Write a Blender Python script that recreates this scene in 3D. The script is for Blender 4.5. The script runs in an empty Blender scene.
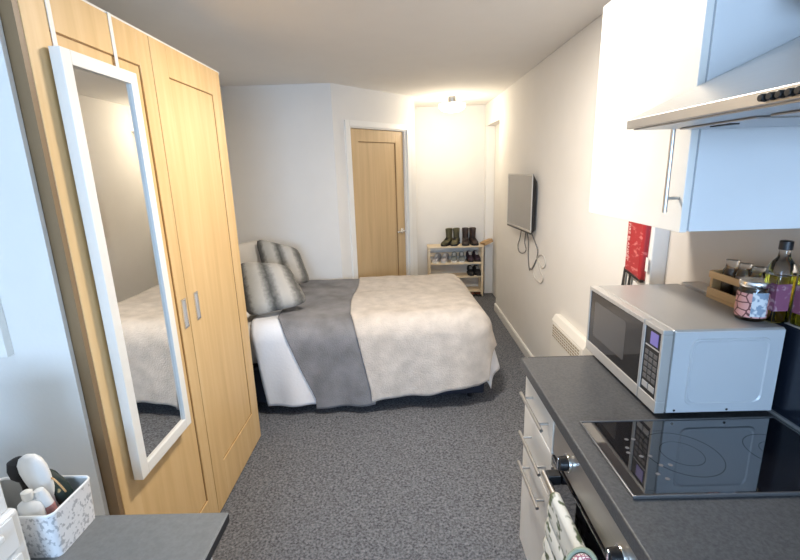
import bpy, bmesh, math, random
from mathutils import Vector, Matrix, noise
random.seed(7)
C = bpy.context.scene.collection
PI = math.pi
ORIG = {}

# ------------------------------------------------------------------ materials
def new_mat(name):
    m = bpy.data.materials.new(name); m.use_nodes = True
    nt = m.node_tree
    return m, nt, nt.nodes['Principled BSDF']

def plain(name, col, rough=0.5, metal=0.0, bump=0.0, bscale=200.0, vary=0.0, vscale=6.0, spec=0.5, coat=0.0):
    m, nt, b = new_mat(name)
    b.inputs['Roughness'].default_value = rough
    b.inputs['Metallic'].default_value = metal
    b.inputs['Specular IOR Level'].default_value = spec
    b.inputs['Coat Weight'].default_value = coat
    tc = nt.nodes.new('ShaderNodeTexCoord')
    n = nt.nodes.new('ShaderNodeTexNoise'); n.inputs['Scale'].default_value = vscale; n.inputs['Detail'].default_value = 4
    nt.links.new(tc.outputs['Object'], n.inputs['Vector'])
    r = nt.nodes.new('ShaderNodeValToRGB')
    v = vary if vary else 0.015
    r.color_ramp.elements[0].color = tuple(max(0, c*(1-v)) for c in col)+(1,)
    r.color_ramp.elements[1].color = tuple(min(1, c*(1+v)) for c in col)+(1,)
    r.color_ramp.elements[0].position = .3; r.color_ramp.elements[1].position = .7
    nt.links.new(n.outputs['Fac'], r.inputs['Fac']); nt.links.new(r.outputs['Color'], b.inputs['Base Color'])
    if bump:
        n2 = nt.nodes.new('ShaderNodeTexNoise'); n2.inputs['Scale'].default_value = bscale; n2.inputs['Detail'].default_value = 3
        nt.links.new(tc.outputs['Object'], n2.inputs['Vector'])
        bp = nt.nodes.new('ShaderNodeBump'); bp.inputs['Strength'].default_value = bump; bp.inputs['Distance'].default_value = .01
        nt.links.new(n2.outputs['Fac'], bp.inputs['Height']); nt.links.new(bp.outputs['Normal'], b.inputs['Normal'])
    return m

def wood(name, c0, c1, c2, rough=0.42, stretch=(14, 14, 0.9), scale=1.6):
    m, nt, b = new_mat(name)
    b.inputs['Roughness'].default_value = rough
    tc = nt.nodes.new('ShaderNodeTexCoord'); mp = nt.nodes.new('ShaderNodeMapping')
    mp.inputs['Scale'].default_value = stretch
    nt.links.new(tc.outputs['Object'], mp.inputs['Vector'])
    n = nt.nodes.new('ShaderNodeTexNoise'); n.inputs['Scale'].default_value = scale; n.inputs['Detail'].default_value = 8; n.inputs['Distortion'].default_value = .6
    nt.links.new(mp.outputs['Vector'], n.inputs['Vector'])
    r = nt.nodes.new('ShaderNodeValToRGB')
    e = r.color_ramp.elements
    e[0].position = .28; e[0].color = c0+(1,); e[1].position = .72; e[1].color = c2+(1,)
    k = e.new(.5); k.color = c1+(1,)
    nt.links.new(n.outputs['Fac'], r.inputs['Fac']); nt.links.new(r.outputs['Color'], b.inputs['Base Color'])
    bp = nt.nodes.new('ShaderNodeBump'); bp.inputs['Strength'].default_value = .08; bp.inputs['Distance'].default_value = .004
    nt.links.new(n.outputs['Fac'], bp.inputs['Height']); nt.links.new(bp.outputs['Normal'], b.inputs['Normal'])
    return m

def speckle(name, dark, light, scale, rough, bump=0.0, contrast=(.35, .7), spec=.5, big=0.0):
    m, nt, b = new_mat(name)
    b.inputs['Roughness'].default_value = rough; b.inputs['Specular IOR Level'].default_value = spec
    tc = nt.nodes.new('ShaderNodeTexCoord')
    n = nt.nodes.new('ShaderNodeTexNoise'); n.inputs['Scale'].default_value = scale; n.inputs['Detail'].default_value = 3; n.inputs['Roughness'].default_value = .7
    nt.links.new(tc.outputs['Object'], n.inputs['Vector'])
    r = nt.nodes.new('ShaderNodeValToRGB')
    r.color_ramp.elements[0].position = contrast[0]; r.color_ramp.elements[0].color = dark+(1,)
    r.color_ramp.elements[1].position = contrast[1]; r.color_ramp.elements[1].color = light+(1,)
    nt.links.new(n.outputs['Fac'], r.inputs['Fac'])
    nt.links.new(r.outputs['Color'], b.inputs['Base Color'])
    if bump:
        bp = nt.nodes.new('ShaderNodeBump'); bp.inputs['Strength'].default_value = bump; bp.inputs['Distance'].default_value = .006
        nt.links.new(n.outputs['Fac'], bp.inputs['Height']); nt.links.new(bp.outputs['Normal'], b.inputs['Normal'])
    return m

def glass(name, col=(1, 1, 1), rough=0.0, ior=1.45):
    m, nt, b = new_mat(name)
    b.inputs['Base Color'].default_value = col+(1,)
    b.inputs['Transmission Weight'].default_value = 1.0
    b.inputs['Roughness'].default_value = rough; b.inputs['IOR'].default_value = ior
    return m

def emit(name, col, strength):
    m, nt, b = new_mat(name)
    b.inputs['Base Color'].default_value = col+(1,)
    b.inputs['Emission Color'].default_value = col+(1,); b.inputs['Emission Strength'].default_value = strength
    return m

def brushed(name, col, rough=.32, stretch=(1, 60, 60), amt=.06):
    m, nt, b = new_mat(name)
    b.inputs['Metallic'].default_value = 1.0; b.inputs['Roughness'].default_value = rough
    tc = nt.nodes.new('ShaderNodeTexCoord'); mp = nt.nodes.new('ShaderNodeMapping'); mp.inputs['Scale'].default_value = stretch
    n = nt.nodes.new('ShaderNodeTexNoise'); n.inputs['Scale'].default_value = 6; n.inputs['Detail'].default_value = 3
    nt.links.new(tc.outputs['Object'], mp.inputs['Vector']); nt.links.new(mp.outputs['Vector'], n.inputs['Vector'])
    r = nt.nodes.new('ShaderNodeValToRGB')
    r.color_ramp.elements[0].color = tuple(c*(1-amt) for c in col)+(1,); r.color_ramp.elements[1].color = tuple(min(1, c*(1+amt)) for c in col)+(1,)
    nt.links.new(n.outputs['Fac'], r.inputs['Fac']); nt.links.new(r.outputs['Color'], b.inputs['Base Color'])
    return m

def ramp_uv(name, stops, rough=.9, bump=.3, bscale=260, axis=0, wob=.055):
    """colour bands that follow the mesh's own UV."""
    m, nt, b = new_mat(name)
    b.inputs['Roughness'].default_value = rough
    tc = nt.nodes.new('ShaderNodeTexCoord'); sp = nt.nodes.new('ShaderNodeSeparateXYZ')
    nt.links.new(tc.outputs['UV'], sp.inputs[0])
    n = nt.nodes.new('ShaderNodeTexNoise'); n.inputs['Scale'].default_value = 40; n.inputs['Detail'].default_value = 4
    nt.links.new(tc.outputs['Object'], n.inputs['Vector'])
    ma = nt.nodes.new('ShaderNodeMath'); ma.operation = 'MULTIPLY_ADD'; ma.inputs[1].default_value = wob*2; ma.inputs[2].default_value = -wob
    nt.links.new(n.outputs['Fac'], ma.inputs[0])
    ad = nt.nodes.new('ShaderNodeMath'); ad.operation = 'ADD'
    nt.links.new(sp.outputs[axis], ad.inputs[0]); nt.links.new(ma.outputs[0], ad.inputs[1])
    r = nt.nodes.new('ShaderNodeValToRGB'); e = r.color_ramp.elements
    e[0].position, e[0].color = stops[0][0], stops[0][1]+(1,)
    e[1].position, e[1].color = stops[-1][0], stops[-1][1]+(1,)
    for p, c in stops[1:-1]:
        k = e.new(p); k.color = c+(1,)
    nt.links.new(ad.outputs[0], r.inputs['Fac']); nt.links.new(r.outputs['Color'], b.inputs['Base Color'])
    n2 = nt.nodes.new('ShaderNodeTexNoise'); n2.inputs['Scale'].default_value = bscale
    nt.links.new(tc.outputs['Object'], n2.inputs['Vector'])
    bp = nt.nodes.new('ShaderNodeBump'); bp.inputs['Strength'].default_value = bump; bp.inputs['Distance'].default_value = .01
    nt.links.new(n2.outputs['Fac'], bp.inputs['Height']); nt.links.new(bp.outputs['Normal'], b.inputs['Normal'])
    return m

def voro(name, cell, line, scale, width=.06, rough=.6, mask=None):
    m, nt, b = new_mat(name)
    b.inputs['Roughness'].default_value = rough
    tc = nt.nodes.new('ShaderNodeTexCoord'); v = nt.nodes.new('ShaderNodeTexVoronoi'); v.feature = 'DISTANCE_TO_EDGE'; v.inputs['Scale'].default_value = scale
    nt.links.new(tc.outputs['Object'], v.inputs['Vector'])
    r = nt.nodes.new('ShaderNodeValToRGB'); r.color_ramp.interpolation = 'CONSTANT'
    r.color_ramp.elements[0].color = line+(1,); r.color_ramp.elements[1].color = cell+(1,); r.color_ramp.elements[1].position = width
    nt.links.new(v.outputs['Distance'], r.inputs['Fac']); nt.links.new(r.outputs['Color'], b.inputs['Base Color'])
    return m

def blotch(name, base, mark, scale, thr=.58, rough=.8, stretch=(1, 1, 1), soft=.04, base2=None):
    m, nt, b = new_mat(name)
    b.inputs['Roughness'].default_value = rough
    tc = nt.nodes.new('ShaderNodeTexCoord'); mp = nt.nodes.new('ShaderNodeMapping'); mp.inputs['Scale'].default_value = stretch
    nt.links.new(tc.outputs['Object'], mp.inputs['Vector'])
    n = nt.nodes.new('ShaderNodeTexNoise'); n.inputs['Scale'].default_value = scale; n.inputs['Detail'].default_value = 2
    nt.links.new(mp.outputs['Vector'], n.inputs['Vector'])
    r = nt.nodes.new('ShaderNodeValToRGB')
    r.color_ramp.elements[0].position = thr-soft; r.color_ramp.elements[0].color = base+(1,)
    r.color_ramp.elements[1].position = thr+soft; r.color_ramp.elements[1].color = mark+(1,)
    nt.links.new(n.outputs['Fac'], r.inputs['Fac']); nt.links.new(r.outputs['Color'], b.inputs['Base Color'])
    return m

M = {}
M['wall'] = plain('wall_paint', (.80, .775, .735), .85, bump=.05, bscale=90, vary=.012)
M['ceiling'] = plain('ceiling_paint', (.80, .78, .75), .9, bump=.03, bscale=60, vary=.01)
M['splash'] = plain('splash_paint', (.62, .57, .51), .45, vary=.01)
M['trim'] = plain('white_gloss_trim', (.84, .825, .79), .35)
M['carpet'] = speckle('carpet', (.040, .042, .050), (.285, .295, .32), 85, .95, bump=.6, contrast=(.3, .78), spec=.1)
M['oak'] = wood('oak_veneer', (.64, .425, .19), (.70, .475, .225), (.75, .53, .27))
M['oak_side_shaded'] = wood('oak_side_shaded', (.20, .125, .06), (.235, .15, .075), (.27, .175, .09))  # same oak as the doors, darkened so the side's shade is in the colour
M['oak_dark'] = plain('oak_groove', (.28, .15, .05), .6)
M['oak_door'] = wood('oak_door', (.52, .36, .19), (.57, .40, .215), (.62, .44, .24))
M['pine'] = wood('pine', (.74, .58, .38), (.80, .65, .45), (.84, .70, .50), stretch=(1, 20, 20))
M['bamboo'] = wood('bamboo', (.55, .33, .15), (.63, .39, .18), (.70, .45, .22), stretch=(30, 2, 30))
M['white'] = plain('white_lacquer', (.86, .84, .79), .32)
M['white_blue'] = plain('white_melamine', (.78, .79, .80), .4)
M['white_plastic'] = plain('white_plastic', (.84, .84, .83), .35)
M['clear_white'] = plain('frosted_plastic', (.75, .76, .76), .25)
M['cab_gap'] = plain('gap_grey', (.42, .43, .45), .5)
M['chrome'] = plain('chrome', (.85, .84, .83), .16, metal=1)
M['satin'] = brushed('satin_steel', (.60, .59, .575), .3, stretch=(60, 1, 60))
M['steel'] = brushed('hood_steel', (.66, .64, .61), .38, stretch=(60, 1, 60))
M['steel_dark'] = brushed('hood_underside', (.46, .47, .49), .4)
M['silver'] = plain('silver_plastic', (.52, .50, .47), .35, metal=.35)
M['micro_top'] = plain('silver_paint', (.40, .385, .365), .34, metal=.25)
M['micro_side'] = plain('pale_grey_enamel', (.56, .58, .60), .4, metal=.15)
M['worktop'] = speckle('worktop', (.048, .049, .052), (.105, .106, .109), 130, .40, bump=.05, contrast=(.3, .75))
M['desk'] = speckle('desk_laminate', (.15, .155, .155), (.19, .195, .195), 60, .5, contrast=(.3, .7))
M['edge_dark'] = plain('dark_edge', (.02, .02, .023), .5)
M['edge_light'] = plain('pale_edge_line', (.30, .30, .30), .4)
M['black'] = plain('black_plastic', (.012, .012, .013), .35)
M['black_matte'] = plain('black_matte', (.010, .010, .013), .7)
M['black_glass'] = plain('black_glass', (.006, .006, .008), .04, spec=1.0, coat=1.0)
M['navy_panel'] = plain('dark_splashback', (.012, .017, .030), .25)
M['screen'] = plain('tv_screen', (.30, .285, .265), .25, spec=.8)  # pale base colour stands in for the lit wall reflected in the dark screen
M['mirror'] = plain('mirror_silver', (.86, .86, .84), .015, metal=1)
M['grey_throw'] = plain('grey_fleece', (.235, .232, .240), .95, bump=.5, bscale=130, vary=.22, vscale=7, spec=.1)
M['cream_throw'] = plain('cream_fleece', (.575, .52, .465), .95, bump=.6, bscale=110, vary=.13, vscale=12, spec=.1)
M['duvet'] = plain('white_cotton', (.80, .80, .82), .85, bump=.15, bscale=60)
M['cream_pillow'] = plain('cream_cotton', (.66, .62, .56), .9, bump=.2, bscale=50, vary=.05)
M['stripe'] = ramp_uv('striped_fur', [(0, (.09, .09, .085)), (.07, (.11, .108, .10)), (.15, (.40, .39, .355)), (.33, (.50, .48, .44)), (.41, (.24, .235, .215)), (.475, (.085, .085, .078)),
                                      (.54, (.22, .215, .20)), (.63, (.47, .45, .415)), (.76, (.50, .475, .435)), (.86, (.19, .185, .17)), (.93, (.09, .088, .08)), (1, (.26, .25, .23))])
M['navy'] = plain('navy_divan', (.018, .022, .038), .9)
M['bag'] = blotch('black_patterned', (.012, .014, .013), (.12, .15, .10), 35, .56)
M['teal'] = plain('slate_teal', (.10, .14, .16), .8)
M['red'] = blotch('red_pouch', (.40, .026, .032), (.62, .16, .15), 26, .60, rough=.3, stretch=(1, 1, 2))
M['pale_print'] = plain('pale_print', (.85, .55, .50), .5)
M['heater'] = plain('heater_white', (.80, .775, .72), .4)
M['slot'] = plain('heater_slot', (.33, .28, .20), .6)
M['display'] = emit('blue_display', (.13, .11, .30), .6)
M['button'] = plain('grey_button', (.13, .125, .125), .5)
M['button_light'] = plain('pale_button', (.42, .41, .40), .45)
M['door_glass'] = plain('oven_window', (.014, .013, .014), .08, spec=.5)
M['inner_window'] = plain('perforated_screen', (.075, .072, .072), .25)
M['basket'] = blotch('floral_fabric', (.76, .75, .75), (.44, .44, .45), 105, .56, stretch=(1, 1, .8))
M['basket_in'] = plain('basket_lining', (.50, .49, .46), .9)
M['green_gold'] = blotch('green_gold_fabric', (.008, .022, .018), (.50, .38, .18), 45, .66, rough=.6)
M['pink'] = plain('dusty_pink', (.42, .20, .19), .7)
M['glove'] = blotch('glove_print', (.74, .74, .69), (.11, .14, .08), 40, .575, stretch=(1, .55, 1))
M['glove_trim'] = plain('sage_trim', (.32, .37, .28), .9)
M['glass'] = glass('clear_glass')
M['oil'] = glass('olive_oil', (.80, .68, .06), ior=1.46)
M['label_purple'] = blotch('purple_label', (.22, .07, .13), (.40, .26, .30), 60, .6)
M['label_pink'] = voro('pink_giraffe', (.72, .36, .32), (.16, .05, .05), 42, .07)
M['label_blue'] = blotch('blue_label', (.26, .33, .42), (.68, .70, .72), 70, .52)
M['granola'] = speckle('jar_contents', (.14, .07, .03), (.45, .28, .14), 90, .7)
M['spice'] = speckle('spice', (.18, .09, .05), (.36, .24, .15), 60, .8)
M['olive'] = plain('olive_suede', (.09, .08, .04), .8, vary=.15, vscale=20)
M['brown'] = plain('brown_leather', (.034, .020, .016), .5)
M['purple_dark'] = plain('dark_plum', (.035, .016, .028), .7)
M['greyshoe'] = plain('light_grey_mesh', (.42, .40, .41), .8)
M['tealshoe'] = plain('grey_teal_mesh', (.22, .24, .23), .8)
M['red_brown'] = plain('red_brown_suede', (.20, .045, .025), .7)
M['sole_dark'] = plain('dark_rubber', (.016, .015, .015), .8)
M['sole_white'] = plain('white_rubber', (.80, .78, .74), .6)
M['card'] = plain('tan_card', (.50, .32, .16), .8)
M['cable'] = plain('grey_cable', (.16, .155, .15), .5)
M['cable_white'] = plain('white_cable', (.60, .57, .52), .5)
M['picture'] = blotch('picture_print', (.05, .05, .05), (.45, .36, .24), 18, .5, rough=.5)
M['lamp_glass'] = emit('lamp_glass', (1.0, .92, .76), 7.0)
M['ring'] = plain('hob_ring', (.013, .013, .014), .08)
M['lamp_cap'] = plain('lamp_cap_metal', (.30, .29, .28), .3, metal=1)
M['hob_trim'] = plain('hob_trim', (.16, .16, .165), .3, metal=.6)
M['pane'] = glass('window_pane', (.97, .98, 1), ior=1.1)

# gingham lining of the oven glove
def gingham():
    m, nt, b = new_mat('pink_gingham'); b.inputs['Roughness'].default_value = .9
    tc = nt.nodes.new('ShaderNodeTexCoord'); mp = nt.nodes.new('ShaderNodeMapping')
    mp.inputs['Rotation'].default_value = (PI/4, 0, 0)
    br = nt.nodes.new('ShaderNodeTexVoronoi'); br.feature = 'DISTANCE_TO_EDGE'; br.inputs['Scale'].default_value = 125; br.inputs['Randomness'].default_value = 0
    nt.links.new(tc.outputs['Object'], mp.inputs['Vector']); nt.links.new(mp.outputs['Vector'], br.inputs['Vector'])
    r = nt.nodes.new('ShaderNodeValToRGB'); r.color_ramp.interpolation = 'CONSTANT'
    r.color_ramp.elements[0].color = (.36, .13, .20, 1); r.color_ramp.elements[1].color = (.82, .76, .76, 1); r.color_ramp.elements[1].position = .12
    nt.links.new(br.outputs['Distance'], r.inputs['Fac']); nt.links.new(r.outputs['Color'], b.inputs['Base Color'])
    return m
M['gingham'] = gingham()

# ------------------------------------------------------------------ mesh helpers
class MB:
    def __init__(s):
        s.bm = bmesh.new(); s.uv = s.bm.loops.layers.uv.new('UVMap'); s.mi = 0
    def face(s, vs, uvs=None):
        try: f = s.bm.faces.new(vs)
        except ValueError: return None
        f.material_index = s.mi
        if uvs:
            for l, u in zip(f.loops, uvs): l[s.uv].uv = u
        return f
    def hexa(s, p):
        v = [s.bm.verts.new(q) for q in p]
        for q in ((0, 3, 2, 1), (4, 5, 6, 7), (0, 1, 5, 4), (1, 2, 6, 5), (2, 3, 7, 6), (3, 0, 4, 7)):
            s.face([v[i] for i in q])
        return s
    def box(s, a, b, mat=None):
        x0, y0, z0 = a; x1, y1, z1 = b
        p = [(x0, y0, z0), (x1, y0, z0), (x1, y1, z0), (x0, y1, z0), (x0, y0, z1), (x1, y0, z1), (x1, y1, z1), (x0, y1, z1)]
        if mat: p = [mat @ Vector(q) for q in p]
        return s.hexa(p)
    def loft(s, rings, cap=True, close=True, uvs=False):
        rv = [[s.bm.verts.new(q) for q in r] for r in rings]
        n = len(rings[0])
        for i in range(len(rv)-1):
            for j in range(n if close else n-1):
                k = (j+1) % n
                uu = None
                if uvs:
                    a, b_ = i/(len(rv)-1), (i+1)/(len(rv)-1)
                    uu = ((j/n, a), ((j+1)/n, a), ((j+1)/n, b_), (j/n, b_))
                s.face([rv[i][j], rv[i][k], rv[i+1][k], rv[i+1][j]], uu)
        if cap and close:
            s.face(rv[0][::-1]); s.face(rv[-1])
        return s
    def cyl(s, p0, p1, r0, r1=None, n=20, cap=True):
        r1 = r0 if r1 is None else r1
        p0, p1 = Vector(p0), Vector(p1); d = (p1-p0).normalized()
        a = d.orthogonal().normalized(); b = d.cross(a)
        ring = lambda p, r: [p+a*(r*math.cos(2*PI*j/n))+b*(r*math.sin(2*PI*j/n)) for j in range(n)]
        return s.loft([ring(p0, r0), ring(p1, r1)], cap)
    def tube(s, pts, r, n=8, cyc=False):
        pts = [Vector(p) for p in pts]; rings = []
        up = Vector((0.13, .31, 1)).normalized()
        for i, p in enumerate(pts):
            d = (pts[min(i+1, len(pts)-1)]-pts[max(i-1, 0)])
            d = d.normalized() if d.length > 1e-9 else Vector((0, 0, 1))
            a = up-d*up.dot(d)
            if a.length < 1e-3: a = d.orthogonal()
            a.normalize(); b = d.cross(a)
            rings.append([p+a*(r*math.cos(2*PI*j/n))+b*(r*math.sin(2*PI*j/n)) for j in range(n)])
        return s.loft(rings)
    def lathe(s, prof, c, n=28, sx=1, sy=1, cap=True, mat=None):
        rings = []
        for r, z in prof:
            ring = [Vector((r*sx*math.cos(2*PI*j/n), r*sy*math.sin(2*PI*j/n), z)) for j in range(n)]
            if mat: ring = [mat @ q for q in ring]
            rings.append([q+Vector(c) for q in ring])
        return s.loft(rings, cap)
    def grid(s, fn, nu, nv, flip=False):
        v = [[s.bm.verts.new(fn(i/nu, j/nv)) for j in range(nv+1)] for i in range(nu+1)]
        for i in range(nu):
            for j in range(nv):
                q = [v[i][j], v[i+1][j], v[i+1][j+1], v[i][j+1]]
                u = [(i/nu, j/nv), ((i+1)/nu, j/nv), ((i+1)/nu, (j+1)/nv), (i/nu, (j+1)/nv)]
                if flip: q.reverse(); u.reverse()
                s.face(q, u)
        return s
    def prism(s, poly, axis, a, b):
        """poly of 2-D points extruded from a to b along axis; the two other axes in order."""
        def mk(p, t):
            q = list(p); q.insert(axis, t); return q
        return s.loft([[mk(p, a) for p in poly], [mk(p, b) for p in poly]])
    def build(s, name, mats, parent=None, bevel=0, smooth=False, solid=0, seg=2, sub=0, at=None, auto=None):
        bm = s.bm
        bmesh.ops.recalc_face_normals(bm, faces=bm.faces[:])
        me = bpy.data.meshes.new(name)
        if parent is not None:
            o0 = ORIG[parent.name]
        elif at is not None:
            o0 = Vector(at)
        else:
            lo = [min(v.co[i] for v in bm.verts) for i in range(3)]; hi = [max(v.co[i] for v in bm.verts) for i in range(3)]
            o0 = Vector(((lo[0]+hi[0])/2, (lo[1]+hi[1])/2, lo[2]))
        for v in bm.verts: v.co -= o0
        bm.to_mesh(me); bm.free()
        for m in (mats if isinstance(mats, (list, tuple)) else [mats]): me.materials.append(m)
        if smooth:
            for p in me.polygons: p.use_smooth = True
            if auto: me.set_sharp_from_angle(angle=math.radians(auto))
        o = bpy.data.objects.new(name, me); C.objects.link(o)
        if parent is not None: o.parent = parent
        else: o.location = o0
        ORIG[o.name] = o0
        if solid:
            md = o.modifiers.new('thick', 'SOLIDIFY'); md.thickness = solid; md.offset = -1
        if bevel:
            md = o.modifiers.new('bevel', 'BEVEL'); md.width = bevel; md.segments = seg; md.limit_method = 'ANGLE'; md.angle_limit = math.radians(40)
            md.harden_normals = False
        if sub:
            md = o.modifiers.new('sub', 'SUBSURF'); md.levels = sub; md.render_levels = sub
        return o

def tag(o, label, cat, group=None, kind=None):
    o['label'] = label; o['category'] = cat
    if group: o['group'] = group
    if kind: o['kind'] = kind
    return o
def thing(name, loc, label, cat, group=None):
    o = bpy.data.objects.new(name, None); C.objects.link(o); o.location = loc; o.empty_display_size = .05
    ORIG[o.name] = Vector(loc)
    return tag(o, label, cat, group)
def struct(o, label=None):
    o['kind'] = 'structure'
    if label: o['label'] = label
    return o
def dup(root, loc, rz=None, label=None):
    r = root.copy(); C.objects.link(r); r.location = loc
    if rz is not None: r.rotation_euler = (0, 0, rz)
    if label: r['label'] = label
    for ch in list(root.children):
        c = ch.copy(); C.objects.link(c); c.parent = r
        for g in list(ch.children):
            d = g.copy(); C.objects.link(d); d.parent = c
    return r

# ------------------------------------------------------------------ key dimensions
H = 2.353                      # ceiling
XR, XK, XL = 1.045, 1.11, -1.53
YB = -3.0                      # wall with the window, behind the camera
A = Vector((-.59, 4.105)); B = Vector((.152, 5.007))    # the diagonal wall with the door
YA = 5.80                      # alcove back wall
YC = 4.955                     # right wall stops here
T = .1

# ------------------------------------------------------------------ setting
struct(MB().box((XL-T, YB-T, -.08), (1.35, YA+T, 0)).build('floor', M['carpet']), 'dark grey flecked carpet floor')
struct(MB().box((XL-T, YB-T, H), (1.35, YA+T, H+.08)).build('ceiling', M['ceiling']), 'plain off-white ceiling')
struct(MB().box((XL-T, YB, 0), (XL, A.y+.3, H)).build('wall_left', M['wall']))
struct(MB().box((XL, A.y, 0), (A.x-.001, A.y+T, H)).build('wall_head', M['wall']), 'pale wall behind the bed')
struct(MB().box((XR, 1.855, 0), (XR+.2, YC, H)).build('wall_right', M['wall'], bevel=.006), 'white wall that carries the television')
struct(MB().box((XK, YB, 0), (XK+.15, 1.855, H)).build('wall_kitchen', M['splash']), 'beige kitchen wall behind the worktop')
struct(MB().box((B.x, YA, 0), (1.35, YA+T, H)).build('wall_alcove', M['wall']), 'brightly lit wall behind the shoe rack')
struct(MB().box((B.x-T, B.y+.06, 0), (B.x, YA, H)).build('wall_alcove_side', M['wall']))
struct(MB().box((XL, 1.188, 0), (-.967, 1.203, H)).build('wall_stub', M['wall']), 'white wall end beside the wardrobe')
# recess at the end of the right wall: a white door set back under a header
struct(MB().box((1.15, YC, 0), (1.245, YA, H)).build('wall_recess', M['wall']))
struct(MB().box((XR, YC, 2.10), (1.149, YA, H)).build('wall_header', M['wall']))
struct(MB().box((XR, YA-.12, 0), (1.149, YA-.001, 2.099)).build('trim_1', M['trim']), 'white door frame at the end of the right wall')
# wall with the window behind the camera
wb = MB()
wb.box((XL, YB-T, 0), (XK, YB, .95)); wb.box((XL, YB-T, 2.15), (XK, YB, H))
wb.box((XL, YB-T, .95), (-.85, YB, 2.15)); wb.box((.85, YB-T, .95), (XK, YB, 2.15))
struct(wb.build('wall_behind', M['wall']))
w = MB()
for a_, b_ in (((-.85, YB-.08, .95), (-.80, YB-.02, 2.15)), ((.80, YB-.08, .95), (.85, YB-.02, 2.15)), ((-.80, YB-.08, .95), (.80, YB-.02, 1.0)), ((-.80, YB-.08, 2.1), (.80, YB-.02, 2.15)), ((-.03, YB-.08, 1.0), (.03, YB-.02, 2.1))):
    w.box(a_, b_)
win = struct(w.build('window_1', M['trim']), 'white framed window behind the camera')
MB().box((-.80, YB-.055, 1.0), (-.03, YB-.05, 2.1)).build('pane', M['pane'], win)
MB().box((.03, YB-.055, 1.0), (.80, YB-.05, 2.1)).build('pane', M['pane'], win)
struct(MB().box((-.9, YB-.01, .92), (.9, YB+.12, .949)).build('trim_2', M['trim']), 'white window sill')

# diagonal wall with opening, in its own frame
dirv = (B-A).normalized(); nrm = Vector((dirv.y, -dirv.x))     # towards the room
DM = Matrix(((dirv.x, -nrm.x, 0, A.x), (dirv.y, -nrm.y, 0, A.y), (0, 0, 1, 0), (0, 0, 0, 1)))   # local x along wall, y away from room
L = (B-A).length
dw = MB()
dw.box((0, 0, 0), (.185, T, H), DM); dw.box((1.02, 0, 0), (L, T, H), DM); dw.box((.185, 0, 2.02), (1.02, T, H), DM)
struct(dw.build('wall_diagonal', M['wall']), 'white angled wall around the oak door')
dl = MB()
# leaf: stiles, rails, recessed panel
y0, y1 = .022, .062
dl.box((.215, y0, .01), (.327, y1, 1.998), DM); dl.box((.868, y0, .01), (.988, y1, 1.998), DM)
dl.box((.327, y0, 1.885), (.868, y1, 1.998), DM); dl.box((.327, y0, .01), (.868, y1, .2), DM)
dl.box((.327, y0+.012, .2), (.868, y1-.005, 1.885), DM)
door1 = struct(dl.build('door_1', M['oak_door'], bevel=.002), 'oak panelled door in the angled wall')
g = MB()
for a_, b_ in (((.327, y0+.008, .2), (.333, y0+.0125, 1.885)), ((.862, y0+.008, .2), (.868, y0+.0125, 1.885)), ((.333, y0+.008, 1.879), (.862, y0+.0125, 1.885)), ((.333, y0+.008, .2), (.862, y0+.0125, .206))): g.box(a_, b_, DM)
g.build('panel_groove', M['oak_dark'], door1)
fr = MB()
fr.box((.135, -.016, 0), (.187, .02, 2.065), DM); fr.box((1.018, -.016, 0), (1.07, .02, 2.065), DM); fr.box((.187, -.016, 2.013), (1.018, .02, 2.065), DM)
fr.box((.187, 0, 0), (.212, T, 2.013), DM); fr.box((.991, 0, 0), (1.018, T, 2.013), DM); fr.box((.212, 0, 2.001), (.991, T, 2.013), DM)
fr.build('door_frame', M['trim'], door1, bevel=.003)
hd = MB()
P3 = lambda x, y, z: DM @ Vector((x, y, z))
hd.cyl(P3(.928, y0+.001, .972), P3(.928, y0-.008, .972), .026)
hd.tube([P3(.928, y0-.005, .972), P3(.928, y0-.045, .972), P3(.918, y0-.052, .972), P3(.80, y0-.052, .974)], .010)
hd.build('door_handle', M['chrome'], door1, smooth=True)

def skirt(name, a, b, t=.016, h=.085):
    """skirting along a->b, room on the right-hand side of the direction."""
    a, b = Vector(a), Vector(b); d = (b-a).normalized(); n = Vector((d.y, -d.x))
    prof = [(0.0005, 0), (t, 0), (t, h-.012), (t*.55, h), (0.0005, h)]
    m = MB(); m.loft([[(p.x+n.x*u, p.y+n.y*u, z+.001) for u, z in prof] for p in (a, b)])
    return struct(m.build(name, M['trim']))
skirt('baseboard_right', (XR, YC), (XR, 1.86))
skirt('baseboard_alcove', (XR-.001, YA), (B.x+.02, YA)) if False else skirt('baseboard_alcove', (B.x+.02, YA), (XR-.001, YA))
skirt('baseboard_head', (XL+.02, A.y), (A.x-.01, A.y))
skirt('baseboard_diagonal', DM @ Vector((1.072, 0, 0)) .xy if False else (DM @ Vector((1.072, 0, 0))).to_2d(), (DM @ Vector((L-.002, 0, 0))).to_2d())

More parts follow.
